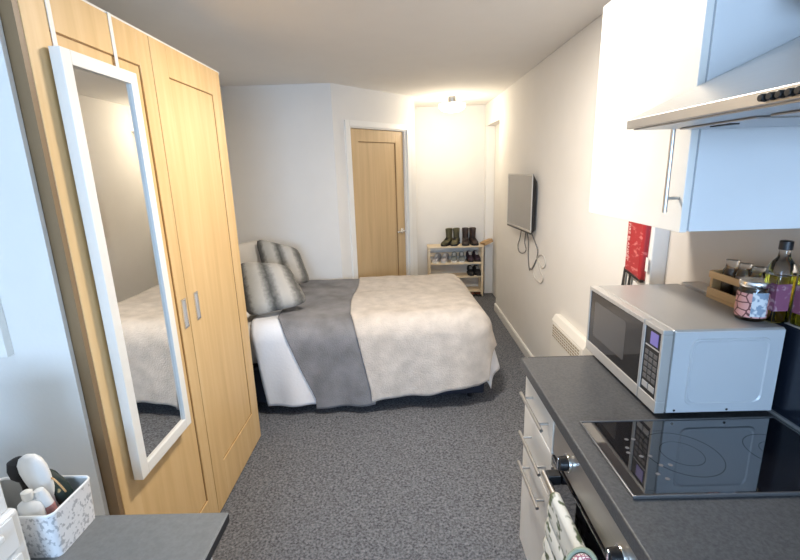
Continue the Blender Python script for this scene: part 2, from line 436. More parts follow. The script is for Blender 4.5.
# ------------------------------------------------------------------ wardrobe
WX, WY0, WY1, WZ = -.933, 1.206, 2.489, 2.127
t = thing('wardrobe', ((WX+XL)/2, (WY0+WY1)/2, 0), 'tall light oak two-door wardrobe with a long mirror hung on it', 'wardrobe')
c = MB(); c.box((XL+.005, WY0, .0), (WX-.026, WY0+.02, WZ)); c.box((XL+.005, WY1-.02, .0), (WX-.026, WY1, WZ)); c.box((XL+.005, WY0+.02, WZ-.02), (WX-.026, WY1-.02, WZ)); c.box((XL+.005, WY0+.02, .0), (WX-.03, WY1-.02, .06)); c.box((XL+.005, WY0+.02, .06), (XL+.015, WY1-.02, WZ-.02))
c.build('carcass', M['oak_side_shaded'], t)
MB().box((WX-.026, WY0, 0), (WX-.001, WY0+.018, WZ)).build('end_panel', M['oak_side_shaded'], t)
def wdoor(ya, yb, pa, pb, z0=.012, z1=WZ-.002, pz0=.225, pz1=2.003):
    x0, x1 = WX-.024, WX
    d = MB()
    d.box((x0, ya, z0), (x1, pa, z1)); d.box((x0, pb, z0), (x1, yb, z1)); d.box((x0, pa, z0), (x1, pb, pz0)); d.box((x0, pa, pz1), (x1, pb, z1))
    o = d.build('door', M['oak'], t, bevel=.0015)
    q = MB().box((x0+.004, pa, pz0), (x1-.006, pb, pz1)).build('door_panel', M['oak'], o)
    gr = MB(); e = .0035
    for a_, b_ in (((x1-.007, pa, pz0), (x1-.004, pa+e, pz1)), ((x1-.007, pb-e, pz0), (x1-.004, pb, pz1)), ((x1-.007, pa+e, pz0), (x1-.004, pb-e, pz0+e)), ((x1-.007, pa+e, pz1-e), (x1-.004, pb-e, pz1))): gr.box(a_, b_)
    gr.build('panel_groove', M['oak_dark'], o)
    return o
d1 = wdoor(WY0+.020, 1.826, 1.316, 1.744, pz0=.16)
d2 = wdoor(1.831, WY1, 1.951, 2.385)
for d_, yy in ((d1, 1.789), (d2, 1.903)):
    h = MB(); z0, z1 = .985, 1.112; w2 = .019
    h.mi = 0
    for a_, b_ in (((WX, yy-w2, z0), (WX+.004, yy-w2+.007, z1)), ((WX, yy+w2-.007, z0), (WX+.004, yy+w2, z1)), ((WX, yy-w2+.007, z0), (WX+.004, yy+w2-.007, z0+.007)), ((WX, yy-w2+.007, z1-.007), (WX+.004, yy+w2-.007, z1))): h.box(a_, b_)
    h.mi = 1; h.box((WX+.0002, yy-w2+.007, z0+.007), (WX+.0012, yy+w2-.007, z1-.007))
    h.build('recessed_pull', [M['chrome'], M['cab_gap']], d_)
struct(MB().box((XL+.005, WY0, WZ+.0035), (WX-.022, WY1+.07, WZ+.016)).build('trim_3', M['trim']), 'white filler strip above the wardrobe')

# mirror hung over the left wardrobe door
my0, my1, mz0, mz1, mx0, mx1 = 1.287, 1.640, .625, 1.955, -.926, -.895
t = thing('hanging_mirror', (mx0, (my0+my1)/2, mz0), 'long white-framed mirror hung over the left oak wardrobe door', 'mirror')
f = MB(); fw = .039
f.box((mx0, my0, mz0), (mx1, my0+fw, mz1)); f.box((mx0, my1-fw, mz0), (mx1, my1, mz1)); f.box((mx0, my0+fw, mz0), (mx1, my1-fw, mz0+fw)); f.box((mx0, my0+fw, mz1-fw), (mx1, my1-fw, mz1))
f.build('frame', M['white'], t, bevel=.002)
MB().box((mx0+.004, my0+fw, mz0+fw), (mx1-.010, my1-fw, mz1-fw)).build('mirror_glass', M['mirror'], t)
for yy in (1.325, 1.598):
    k = MB(); x0 = WX+.0012; y0_, y1_ = yy-.008, yy+.008
    k.box((x0, y0_, mz1-.06), (x0+.002, y1_, WZ+.003)); k.box((WX-.02, y0_, WZ+.0003), (x0, y1_, WZ+.003)); 
    k.build('door_hook', M['white'], t)

# ------------------------------------------------------------------ bed
BP = Vector((-.45, 3.4)); BR = math.radians(2.6)
def bw(x, y, z):
    dx, dy = x-BP.x, y-BP.y
    return Vector((BP.x+dx*math.cos(BR)-dy*math.sin(BR), BP.y+dx*math.sin(BR)+dy*math.cos(BR), z))
BX0, BX1, BY0, BY1, BZ = -1.40, .55, 2.80, 3.985, .632
def bbox_bed(a, b):
    m = MB(); x0, y0, z0 = a; x1, y1, z1 = b
    return m.hexa([bw(x0, y0, z0), bw(x1, y0, z0), bw(x1, y1, z0), bw(x0, y1, z0), bw(x0, y0, z1), bw(x1, y0, z1), bw(x1, y1, z1), bw(x0, y1, z1)])
t = thing('double_bed', bw(-.45, 3.39, 0), 'double bed with a navy divan base, its head towards the left wall', 'bed')
bbox_bed((BX0+.02, BY0+.03, .055), (BX1-.03, BY1-.02, .33)).build('divan_base', M['navy'], t, bevel=.02)
bbox_bed((BX0, BY0+.02, .332), (BX1-.02, BY1-.012, BZ-.022)).build('mattress', M['cream_pillow'], t, bevel=.105, seg=6)
bbox_bed((BX0-.06, BY0, .02), (BX0-.002, BY1, .95)).build('headboard', M['navy'], t, bevel=.015)
for x, y in ((BX0+.12, BY0+.12), (BX1-.12, BY0+.12), (BX0+.12, BY1-.12), (BX1-.12, BY1-.12)):
    MB().cyl(bw(x, y, 0), bw(x, y, .054), .022).build('leg', M['black'], t)

def cloth(xl, xr, hemn, hemf, off, nu, nv, amp, freq, seed, puff=.016, far=.0, zmin=.03, flare=.09, r=.125):
    """cloth laid on the bed. xl(q), xr: x extents (xr past BX1-r folds over the foot); hemn(p): near hem height; q runs far -> hem."""
    zt = BZ+off; Ro = r+off
    ex, ey = BX1-r, BY0+r                       # the flat top stops here
    W = BY1+far-ey
    arc = Ro*PI/2
    def fn(p, q):
        hem = hemn(p); Ln = arc+(zt-Ro-hem)
        b = q*(W+Ln)
        a = xl(b/(W+Ln), b-W) + (xr-xl(b/(W+Ln), b-W))*p
        da, db = max(0, a-ex), max(0, b-W)
        bx, by = min(a, ex), max(BY1+far-b, ey)
        nz = noise.noise(Vector((a*3+seed, b*3, seed)))*puff + noise.noise(Vector((a*9+seed, b*9, seed+5)))*puff*.35
        if da == 0 and db == 0:
            return bw(bx, by, zt+nz)
        hyp = math.hypot(da, db); ux, uy = da/hyp, -db/hyp; fl = flare+.13*ux*ux
        Lq = (da**4+db**4)**.25
        if Lq < arc:
            th = Lq/Ro; out, dn = Ro*math.sin(th), Ro*(1-math.cos(th)); s = 0; tt = th/(PI/2)
        else:
            rest = Lq-arc; out, dn = Ro+fl*rest, Ro+rest; s = min(1, rest/.35); tt = 1
        cc = bx-by+math.atan2(da, db+1e-6)*.25
        out += amp*s*(math.sin(freq*cc+seed)+.6*math.sin(freq*2.3*cc+1.7*seed)+.9*noise.noise(Vector((cc*4, Lq*2.5, seed))))
        z = max(zmin, zt-dn+nz*(1-tt))
        return bw(bx+ux*out, by+uy*out, z)
    return MB().grid(fn, nu, nv)
lerp = lambda a, b, t_: a+(b-a)*max(0, min(1, t_))
# white duvet: shows near the head and at the foot corner
def duv_l(q, e): return -1.30 if e < 0 else lerp(-1.07, -.97, e/.6) if False else -1.06
def duv_hem(p): return .075 if p < .35 else lerp(.10, .20, (p-.35)/.5)
o = cloth(lambda q, e: -1.075 + (.085*max(0, e)/.6), BX1-.125+.50, duv_hem, 0, .008, 90, 90, .015, 12, 2.2).build('duvet', M['duvet'], smooth=True, solid=.006)
tag(o, 'white duvet hanging below the striped cushions and at the bed foot corner', 'duvet')
# grey throw across the middle
def gl(q, e): return lerp(-.96, -.90, (e+1)/1.0) if e < 0 else lerp(-.90, -.655, e/.62)
def cl(q, e):
    if e < -.75: return -.385
    if e < 0: return lerp(-.385, -.40, (e+.75)/.75) - .02*math.sin((e+.75)*4)
    return lerp(-.40, -.275, e/.6)
def gr_span(q, e): return gl(q, e)
def gray_fn():
    xr = -.25
    return cloth(gl, xr, lambda p: .045+.02*p, 0, .020, 70, 90, .015, 12, 2.2)
o = gray_fn().build('grey_throw', M['grey_throw'], smooth=True, solid=.006)
tag(o, 'dark grey fleece throw laid across the middle of the bed', 'throw')
o = cloth(cl, BX1-.125+.36, lambda p: .085+.11*max(0, min(1, p*1.0))+.010*math.sin(p*14), 0, .034, 110, 90, .015, 12, 2.2).build('cream_throw', M['cream_throw'], smooth=True, solid=.008)
tag(o, 'cream fleece throw spread over the foot of the bed', 'throw')

def pillow(name, tl, tr, br, bl, thick, mat, ear=.012):
    tl, tr, br, bl = map(Vector, (tl, tr, br, bl))
    n = ((tr-bl).cross(tl-br)).normalized()
    if n.y > 0: n = -n
    m = MB()
    for sgn in (1, -1):
        def fn(u, v):
            # pinched sides with pointed corners
            cu, cv = 2*u-1, 2*v-1
            pu = .5+.5*cu*(1-.10*abs(cv)**5)*(1-.03*(1-cv*cv)); pv = .5+.5*cv*(1-.13*abs(cu)**5)*(1-.03*(1-cu*cu))
            p = bl.lerp(br, pu).lerp(tl.lerp(tr, pu), pv)
            th = thick*((1-abs(cu)**2.6)*(1-abs(cv)**2.6))**.55
            w_ = noise.noise(Vector((u*4, v*4, tl.x*7)))*.012*(1-abs(cu)**4)*(1-abs(cv)**4)
            return p+n*(sgn*(th+w_)+0)
        m.grid(fn, 28, 22, flip=(sgn < 0))
    bmesh.ops.remove_doubles(m.bm, verts=m.bm.verts[:], dist=1e-5)
    return m.build(name, mat, smooth=True)
zt = BZ+.03
tag(pillow('striped_cushion', (-1.23, 3.20, 1.00), (-.865, 3.27, .945), (-.675, 3.02, .715), (-1.095, 2.89, .655), .085, M['stripe']), 'grey striped fur cushion, the nearer one beside the wardrobe edge', 'cushion', 'striped cushions at the bed head')
tag(pillow('striped_cushion', (-1.25, 3.70, 1.10), (-.90, 3.75, .995), (-.775, 3.60, .715), (-1.12, 3.50, .72), .075, M['stripe']), 'grey striped fur cushion, the farther one near the back wall', 'cushion', 'striped cushions at the bed head')
tag(pillow('cream_pillow', (-1.42, 3.60, 1.06), (-1.20, 3.92, 1.07), (-1.12, 3.90, .68), (-1.34, 3.56, .68), .07, M['cream_pillow']), 'plain cream pillow standing behind the two striped cushions', 'pillow')
tag(pillow('cream_pillow', (-1.375, 2.86, .78), (-1.10, 2.86, .80), (-1.07, 3.34, .70), (-1.36, 3.34, .69), .055, M['cream_pillow']) if False else pillow('bed_pillow', (-1.36, 3.38, .74), (-1.07, 3.38, .72), (-1.06, 2.86, .665), (-1.35, 2.86, .67), .05, M['cream_pillow']), 'cream pillow lying flat under the nearer striped cushion', 'pillow')

# patterned bag on the floor by the bed head
t = thing('storage_bag', (-1.22, 2.70, 0), 'black patterned bag on the floor between wardrobe and bed', 'bag')
m = MB(); m.loft([[(-1.40, 2.56, .0), (-1.07, 2.56, .0), (-1.07, 2.74, .0), (-1.40, 2.74, .0)], [(-1.42, 2.545, .2), (-1.055, 2.545, .2), (-1.055, 2.755, .2), (-1.42, 2.755, .2)], [(-1.40, 2.57, .36), (-1.075, 2.57, .36), (-1.075, 2.73, .36), (-1.40, 2.73, .36)]])
m.build('bag_body', M['bag'], t, bevel=.02)
MB().loft([[(-1.39, 2.58, .362), (-1.08, 2.58, .362), (-1.08, 2.72, .362), (-1.39, 2.72, .362)], [(-1.37, 2.60, .42), (-1.10, 2.60, .42), (-1.10, 2.70, .42), (-1.37, 2.70, .42)]]).build('bag_top', M['teal'], t, bevel=.015)

# ------------------------------------------------------------------ alcove: ceiling lamp, shoe rack, shoes
t = thing('ceiling_lamp', (.555, 5.05, H), 'lit round glass ceiling lamp with a chrome cap above the shoe rack', 'lamp')
lx, ly = .555, 5.05
MB().lathe([(.040, H-.0005), (.042, H-.02), (.036, H-.066), (.012, H-.07)], (lx, ly, 0)).build('chrome_cap', M['lamp_cap'], t, smooth=True, auto=35)
MB().lathe([(.075, H-.0705), (.0755, H-.0735), (.008, H-.075)], (lx, ly, 0)).build('rim_plate', M['lamp_cap'], t, smooth=True, auto=35)
MB().lathe([(.002, H-.158), (.05, H-.156), (.09, H-.148), (.12, H-.132), (.138, H-.108), (.141, H-.0765)], (lx, ly, 0)).build('glass_shade', M['lamp_glass'], t, smooth=True)

RX0, RX1, RY0, RY1 = .305, 1.005, 5.54, 5.76
t = thing('shoe_rack', ((RX0+RX1)/2, (RY0+RY1)/2, 0), 'pale pine four-tier shoe rack against the bright alcove wall', 'shoe rack')
tops = [.662, .448, .272, .080]
for x in (RX0, RX1-.028):
    for y in (RY0, RY1-.028):
        MB().box((x, y, 0), (x+.028, y+.028, .655 if False else .640)).build('post', M['pine'], t, bevel=.003)
for i, z in enumerate(tops):
    s_ = MB()
    if i == 0:
        s_.box((RX0-.004, RY0-.004, z-.021), (RX1+.004, RY1, z))
    else:
        s_.box((RX0+.029, RY0+.002, z-.022), (RX1-.029, RY0+.022, z+.004))
        for k in range(4):
            yy = RY0+.028+k*.047
            s_.box((RX0+.029, yy, z-.016), (RX1-.029, yy+.036, z))
    s_.build('shelf', M['pine'], t, bevel=.002)
bk = MB().box((RX0+.029, RY1-.022, .50), (RX1-.029, RY1-.006, .55)).build('back_rail', M['pine'], t, bevel=.002)

def shoe(name, loc, rz, label, length, width, height, mat, sole, shaft=0.0, group=None, laces=None):
    """toe points to local -Y."""
    t = thing(name, (0, 0, 0), label, 'boot' if shaft else 'shoe', group)
    n = 14
    secs = [(.5, .30, .62), (.47, .38, .85), (.36, .42, .98), (.2, .42, 1.0), (.05, .42, .86), (-.12, .46, .66), (-.28, .48, .54), (-.40, .42, .46), (-.47, .30, .36), (-.5, .14, .24)]
    h0 = height if not shaft else height*.5
    rings = []
    for y, w_, z_ in secs:
        ring = []
        for j in range(n):
            an = 2*PI*j/n; cx, cz = math.cos(an), math.sin(an)
            cx = math.copysign(abs(cx)**.8, cx); cz = math.copysign(abs(cz)**.8, cz)
            ring.append((cx*w_*width, y*length, .018+(cz*.5+.5)*(h0*z_-.018)))
        rings.append(ring)
    m = MB(); m.loft(rings)
    if shaft:
        rr = []
        for k, (f_, wy, wx) in enumerate(((.32, .25, .40), (.55, .23, .40), (.8, .24, .43), (.97, .26, .46), (1.0, .25, .45), (.93, .19, .36))):
            rr.append([(math.cos(2*PI*j/n)*wx*width, .24*length+math.sin(2*PI*j/n)*wy*length, height*f_) for j in range(n)])
        m.loft(rr)
    up = m.build('upper', mat, t, smooth=True, auto=60)
    m = MB()
    outl = [(x*width*1.06, y*length*1.02) for y, x in [(.5, .22), (.4, .40), (.15, .42), (-.15, .48), (-.36, .46), (-.48, .26), (-.5, 0), (-.48, -.26), (-.36, -.46), (-.15, -.46), (.15, -.40), (.4, -.40), (.5, -.22)]]
    m.prism(outl, 2, 0, .024); m.build('sole', sole, t, bevel=.004)
    if laces is not None:
        m = MB()
        for k in range(4):
            yy = (.02-.06*k)*length; zz = .018+(h0*(.86-.07*k)-.01)
            m.cyl((-.2*width, yy, zz), (.2*width, yy, zz), .004, n=6)
        m.build('laces', laces, t)
    t.location = loc; t.rotation_euler = (0, 0, rz)
    return t
g1 = 'olive boots on the shoe rack top'; g2 = 'brown boots on the shoe rack top'
yr = 5.655
b = shoe('ankle_boot', (.555, yr, tops[0]), -.55, 'left boot of the olive pair on top of the shoe rack', .25, .092, .205, M['olive'], M['sole_dark'], 1, g1, M['sole_dark'])
dup(b, (.660, yr, tops[0]), -.35, 'right boot of the olive pair on top of the shoe rack')
b = shoe('ankle_boot', (.79, yr, tops[0]), -.10, 'left boot of the dark brown pair on the shoe rack top', .24, .095, .205, M['brown'], M['sole_dark'], 1, g2, M['black'])
dup(b, (.893, yr, tops[0]), .10, 'right boot of the dark brown pair on the shoe rack top')
b = shoe('sneaker', (.42, yr-.005, tops[1]), -.35, 'left shoe of the light grey pair on the second tier', .23, .085, .105, M['greyshoe'], M['sole_white'], 0, 'light grey sneakers on the rack', M['sole_white'])
dup(b, (.525, yr-.005, tops[1]), -.30, 'right shoe of the light grey pair on the second tier')
b = shoe('trainer', (.645, yr, tops[1]), -.15, 'left shoe of the grey-green white-soled pair on the rack', .22, .085, .115, M['tealshoe'], M['sole_white'], 0, 'grey-green trainers on the rack', M['sole_white'])
dup(b, (.742, yr, tops[1]), -.10, 'right shoe of the grey-green white-soled pair on the rack')
b = shoe('casual_shoe', (.845, yr, tops[1]), .05, 'left shoe of the dark plum pair on the second tier', .22, .082, .125, M['purple_dark'], M['sole_dark'], 0, 'dark plum shoes on the rack', M['sole_white'])
dup(b, (.93, yr, tops[1]), .1, 'right shoe of the dark plum pair on the second tier')
b = shoe('black_shoe', (.855, yr-.01, tops[2]), .0, 'left shoe of the black pair on the third tier', .22, .085, .11, M['black_matte'], M['sole_dark'], 0, 'black shoes on the third tier', M['button_light'])
dup(b, (.94, yr-.01, tops[2]), .1, 'right shoe of the black pair on the third tier')
b = shoe('slipper', (.87, yr-.02, 0), .0, 'red-brown slipper on the carpet under the shoe rack, towards the door', .22, .08, .07 if False else .05, M['red_brown'], M['sole_dark'], 0, 'red-brown slippers under the rack')
dup(b, (.955, yr-.02, 0), .05, 'red-brown slipper on the carpet under the shoe rack, beside its right post')
# tan card box lying tilted on the right end of the rack top
cm = Matrix.Translation((1.055, 5.63, .690)) @ Matrix.Rotation(-.38, 4, 'Y') @ Matrix.Rotation(.35, 4, 'Z')
m = MB(); m.box((-.062, -.06, -.022), (.062, .06, .022), cm)
tag(m.build('card_box', M['card'], bevel=.003), 'small tan card box tilted over the right end of the shoe rack', 'box')

# ------------------------------------------------------------------ television, cables, heater, fire blanket
NP, FP = Vector((.985, 3.45)), Vector((.950, 4.09))
tm = (NP+FP)/2; td = (FP-NP).normalized(); tn = Vector((-td.y, td.x)) if Vector((-td.y, td.x)).x < 0 else Vector((td.y, -td.x))
TM = Matrix(((td.x, -tn.x, 0, tm.x), (td.y, -tn.y, 0, tm.y), (0, 0, 1, 0), (0, 0, 0, 1)))   # local x along, y to the wall
TW = (FP-NP).length/2; TZ0, TZ1 = 1.092, 1.552
t = thing('television', (tm.x, tm.y, TZ0), 'slim flat television on a wall bracket, screen off', 'television')
m = MB(); bz = .011
m.box((-TW, 0, TZ0+.014), (-TW+bz, .007, TZ1), TM); m.box((TW-bz, 0, TZ0+.014), (TW, .007, TZ1), TM); m.box((-TW+bz, 0, TZ0+.014), (TW-bz, .007, TZ0+.03), TM); m.box((-TW+bz, 0, TZ1-bz), (TW-bz, .007, TZ1), TM)
m.build('bezel', M['silver'], t, bevel=.002)
MB().box((-TW+bz, .002, TZ0+.03), (TW-bz, .007, TZ1-bz), TM).build('screen', M['screen'], t)
m = MB(); m.loft([[TM @ Vector(q) for q in ((-TW, .0075, TZ0), (TW, .0075, TZ0), (TW, .0075, TZ1), (-TW, .0075, TZ1))], [TM @ Vector(q) for q in ((-TW+.03, .046, TZ0+.03), (TW-.2, .046, TZ0+.03), (TW-.2, .046, TZ1-.06), (-TW+.03, .046, TZ1-.06))]])
m.build('back_cover', M['black'], t, bevel=.003)
MB().box((-TW, .001, TZ0), (TW, .007, TZ0+.0135), TM).build('lower_trim', M['black'], t, bevel=.002)
m = MB(); m.box((-.09, .047, 1.25), (.09, .055, 1.41), TM); m.cyl(TM @ Vector((0, .055, 1.33)), (XR-.004, tm.y, 1.33), .012); m.box((XR-.006, tm.y-.06, 1.24), (XR-.0005, tm.y+.06, 1.42))
m.build('wall_bracket', M['black'], t)
def smooth_pts(pts, n=6):
    pts = [Vector(p) for p in pts]; out = []
    for i in range(len(pts)-1):
        p0, p1, p2, p3 = pts[max(i-1, 0)], pts[i], pts[i+1], pts[min(i+2, len(pts)-1)]
        for k in range(n):
            u = k/n
            out.append(.5*((2*p1)+(p2-p0)*u+(2*p0-5*p1+4*p2-p3)*u*u+(3*p1-p0-3*p2+p3)*u**3))
    out.append(pts[-1]); return out
xw = XR-.0046
cb = MB().tube(smooth_pts([(xw-.03, 3.80, 1.12), (xw-.01, 3.92, 1.00), (xw, 4.02, .92), (xw, 3.98, .865), (xw, 3.84, .875), (xw, 3.75, .92), (xw, 3.80, .985), (xw-.01, 3.72, 1.12)]), .0044).build('television_cable', M['cable'], smooth=True)
tag(cb, 'dark cable looped in a ring under the television', 'cable', 'cables under the television')
cb = MB().tube(smooth_pts([(xw-.03, 3.68, 1.12), (xw-.01, 3.66, 1.02), (xw, 3.68, .88), (xw, 3.63, .775), (xw, 3.60, .79)]), .0045).build('television_cable', M['cable'], smooth=True)
tag(cb, 'dark cable hanging straight down from the television middle', 'cable', 'cables under the television')
cb = MB().tube(smooth_pts([(xw-.03, 3.55, 1.12), (xw-.01, 3.45, 1.02), (xw, 3.42, .96), (xw, 3.46, .88), (xw, 3.55, .80), (xw, 3.58, .785)]), .0045).build('television_cable', M['cable'], smooth=True)
tag(cb, 'dark cable curving down nearest the camera under the television', 'cable', 'cables under the television')
cb = MB().tube(smooth_pts([(xw, 3.56, .80), (xw, 3.40, .93), (xw, 3.28, .955), (xw, 3.22, .90), (xw, 3.30, .86), (xw, 3.42, .90), (xw, 3.34, .83), (xw, 3.26, .79), (xw, 3.32, .735), (xw, 3.46, .74), (xw, 3.52, .78)]), .0042).build('aerial_cable', M['cable_white'], smooth=True)
tag(cb, 'pale cable coiled against the wall below the television', 'cable')

HY0, HY1, HZ0, HZ1 = 2.34, 2.88, .16, .635
t = thing('wall_heater', (XR, (HY0+HY1)/2, HZ0), 'cream wall panel heater with a slotted grille low on the right wall', 'heater')
m = MB(); xf = XR-.055
m.prism([(xf+.022, HZ1), (XR-.0005, HZ1), (XR-.0005, HZ0), (xf, HZ0), (xf, HZ1-.04)], 1, HY0, HY1)
m.build('heater_case', M['heater'], t, bevel=.004)
m = MB(); m.mi = 0
m.box((xf-.003, HY0+.03, .485), (xf+.001, HY1-.03, .585))
m.mi = 1
for r_ in range(5):
    for k in range(13):
        yy = HY0+.045+k*.0355
        m.box((xf-.0045, yy, .494+r_*.018), (xf-.002, yy+.026, .503+r_*.018))
m.build('grille', [M['heater'], M['slot']], t)

t = thing('fire_blanket', (XR, 1.955, 1.115), 'red fire blanket pouch with black pull tapes on the wall above the microwave', 'fire blanket')
m = MB()
pr = [(1.885, 1.105), (2.035, 1.128), (2.04, 1.40), (1.875, 1.40)]
m.loft([[(XR-.0002, y, z) for y, z in pr], [(XR-.020, y+(.004 if y < 1.95 else -.004), z+.004 if z < 1.2 else z-.004) for y, z in pr], [(XR-.026, lerp(y, 1.96, .25), lerp(z, 1.26, .12)) for y, z in pr]])
m.build('pouch', M['red'], t, bevel=.004)
m = MB(); m.loft([[(XR-.0215, 1.884, 1.101), (XR-.0215, 2.036, 1.124), (XR-.0215, 2.036, 1.136), (XR-.0215, 1.884, 1.113)], [(XR-.006, 1.884, 1.101), (XR-.006, 2.036, 1.124), (XR-.006, 2.036, 1.136), (XR-.006, 1.884, 1.113)]])
m.build('lower_edge', M['black'], t)
for yy in (2.045, 1.992):
    m = MB(); m.loft([[(XR-.012, yy-.006, 1.135), (XR-.012, yy+.008, 1.137), (XR-.009, yy+.008, 1.137), (XR-.009, yy-.006, 1.135)], [(XR-.014, yy-.004, 1.03), (XR-.014, yy+.018, 1.03), (XR-.011, yy+.018, 1.03), (XR-.011, yy-.004, 1.03)]])
    m.build('pull_tape', M['black'], t)
MB().box((XR-.010, 1.858, 1.155), (XR-.008, 1.878, 1.215)).build('paper_tag', M['white'], t)
fc = bpy.data.curves.new('lettering', 'FONT'); fc.body = 'FIRE BLANKET'; fc.size = .027; fc.extrude = .0004; fc.align_x = 'CENTER'; fc.align_y = 'CENTER'
fo = bpy.data.objects.new('tmp', fc); C.objects.link(fo)
bpy.context.view_layer.update()
me = bpy.data.meshes.new_from_object(fo.evaluated_get(bpy.context.evaluated_depsgraph_get())); bpy.data.objects.remove(fo)
# letters run down the pouch: text x -> -Z, text y -> -Y ... facing -X
RM = Matrix(((0, 0, -1, XR-.0268), (0, -1, 0, 2.005), (-1, 0, 0, 1.262), (0, 0, 0, 1)))
me.transform(Matrix.Translation(-ORIG[t.name]) @ RM @ Matrix.Scale(-1, 4, (0, 1, 0)) if False else Matrix.Translation(-ORIG[t.name]) @ RM)
me.materials.clear(); me.materials.append(M['pale_print'])
lo = bpy.data.objects.new('lettering', me); C.objects.link(lo); lo.parent = t

# ------------------------------------------------------------------ kitchen run
TXF, TY1, TZ, TY0 = .428, 1.562, .91, .05
t = thing('worktop', (.75, .75, 0), 'dark grey speckled kitchen worktop under the microwave and hob', 'worktop')
# continuous worktop with the hob cut-out left solid: hob glass rests on top
m = MB(); m.box((TXF, TY0, .872), (XK-.001, TY1, TZ))
m.build('slab', M['worktop'], t, bevel=.004, seg=3)
m = MB(); m.box((TXF+.03, TY1+.0005, .874), (XK-.001, TY1+.004, TZ-.001)); m.build('end_strip', M['edge_dark'], t)
m = MB(); m.box((1.022, .12, TZ+.0005), (1.0355, 1.32, TZ+.008)); m.build('sealant_strip', M['edge_light'], t)
MB().box((TXF+.03, TY0+.01, 0), (XK-.002, TY0+.028, .8715)).build('support_panel', M['white'], t)
# boxed ledge along the wall, and the dark splashback on its face behind the hob
struct(MB().box((1.036, .05, TZ+.0005), (XK-.001, 1.625, 1.171)).build('wall_ledge', M['splash'], bevel=.003), 'boxed ledge behind the microwave')
m = MB(); m.box((1.0285, .12, TZ+.0085), (1.0355, 1.32, 1.1705))
tag(m.build('splashback', M['navy_panel'], bevel=.001), 'dark navy splashback panel behind the hob', 'splashback')

UX = .449
t = thing('drawer_unit', (.75, 1.40, 0), 'white three-drawer base unit at the far end of the worktop', 'cabinet')
m = MB(); ya, yb = 1.236, 1.556
m.box((UX+.02, ya, .10), (UX+.02+.56, ya+.018, .870)); m.box((UX+.02, yb-.018, .10), (UX+.58, yb, .870)); m.box((UX+.02, ya+.018, .10), (UX+.58, yb-.018, .118)); m.box((UX+.02, ya+.018, .853), (UX+.58, yb-.018, .870)); m.box((UX+.57, ya+.018, .118), (UX+.58, yb-.018, .853))
m.build('carcass', M['white_blue'], t)
MB().box((UX+.06, ya, 0), (UX+.075, yb, .099)).build('plinth', M['white'], t)
for (z0, z1, hz) in ((.722, .846, .800), (.563, .718, .640), (.105, .559, .512)):
    d = MB().box((UX, ya+.002, z0), (UX+.018, yb-.002, z1)).build('drawer_front', M['white'], t, bevel=.002)
    h = MB(); xb = UX-.034
    h.cyl((xb, 1.247, hz), (xb, 1.492, hz), .006, n=14); 
    for yy in (1.285, 1.455): h.cyl((xb, yy, hz), (UX-.0005, yy, hz), .0045, n=10)
    h.build('bar_handle', M['satin'], d, smooth=True, auto=40)

# oven under the hob
OY0, OY1 = .636, 1.232
t = thing('built_in_oven', (.75, (OY0+OY1)/2, 0), 'stainless and black built-in oven under the worktop', 'oven')
MB().box((UX+.024, OY0, .0), (UX+.57, OY1, .868)).build('oven_body', M['black_matte'], t)
MB().box((UX+.001, OY0, .735), (UX+.022, OY1, .868)).build('control_fascia', M['steel'], t, bevel=.002)
dr = MB().box((UX-.004, OY0+.003, .16), (UX+.022, OY1-.003, .728)).build('oven_door', M['black_glass'], t, bevel=.003)
h = MB(); xb = UX-.042
h.cyl((xb, OY0+.03, .700), (xb, 1.182, .700), .0085, n=16)
h.build('door_handle', M['satin'], dr, smooth=True, auto=40)
for yy in (OY0+.045, 1.150):
    MB().box((xb+.0005, yy-.016, .690), (UX-.0045, yy+.016, .722)).build('handle_mount', M['black'], dr, bevel=.003)
for yy in (1.100, .785):
    k = MB(); k.mi = 1; k.cyl((UX+.0005, yy, .790), (UX-.008, yy, .790), .026, n=28); k.mi = 0; k.cyl((UX-.008, yy, .790), (UX-.030, yy, .790), .021, .019, n=28)
    k.mi = 1; k.box((UX-.033, yy-.004, .772), (UX-.0298, yy+.004, .808))
    k.build('control_knob', [M['black'], M['chrome']], t, bevel=.0015)
# oven glove hung over the oven handle
t = thing('oven_glove', (xb, .98, .40), 'quilted leaf-print double oven glove hung over the oven handle', 'oven glove')
GA, GB, GT, GZ = .790, 1.078, .700, .30      # near and far edge on the rail, rail height, bottom
def gpt(u, v, push=0.0):
    far = GB+.030*max(0, (v-.2))/.8*u
    y = GA+(far-GA)*u
    if v < .10: return (xb+.015+push, y, lerp(.56, GT, v/.10))
    if v < .20:
        an = PI*(v-.10)/.10; return (xb+(.015+push)*math.cos(an), y, GT+(.015+push)*math.sin(an))
    s_ = (v-.20)/.80
    z = lerp(GT, GZ, s_)
    q = abs(math.sin(s_*PI*6+.25*math.sin(u*5)))**.6*.009 - .004
    bulge = .030*math.sin(min(1, s_*1.5)*PI/2)*(1-u*.92)
    return (xb-.015-push-(bulge+q)*min(1, s_*6), y, z)
m = MB(); m.grid(lambda u, v: gpt(u, v), 26, 120)
m.build('quilted_front', M['glove'], t, smooth=True, solid=.010)
for u in (0.0,):
    MB().tube([gpt(u, .12+.86*k/40, .002) for k in range(41)], .0045, n=8).build('edge_binding', M['glove_trim'], t, smooth=True)
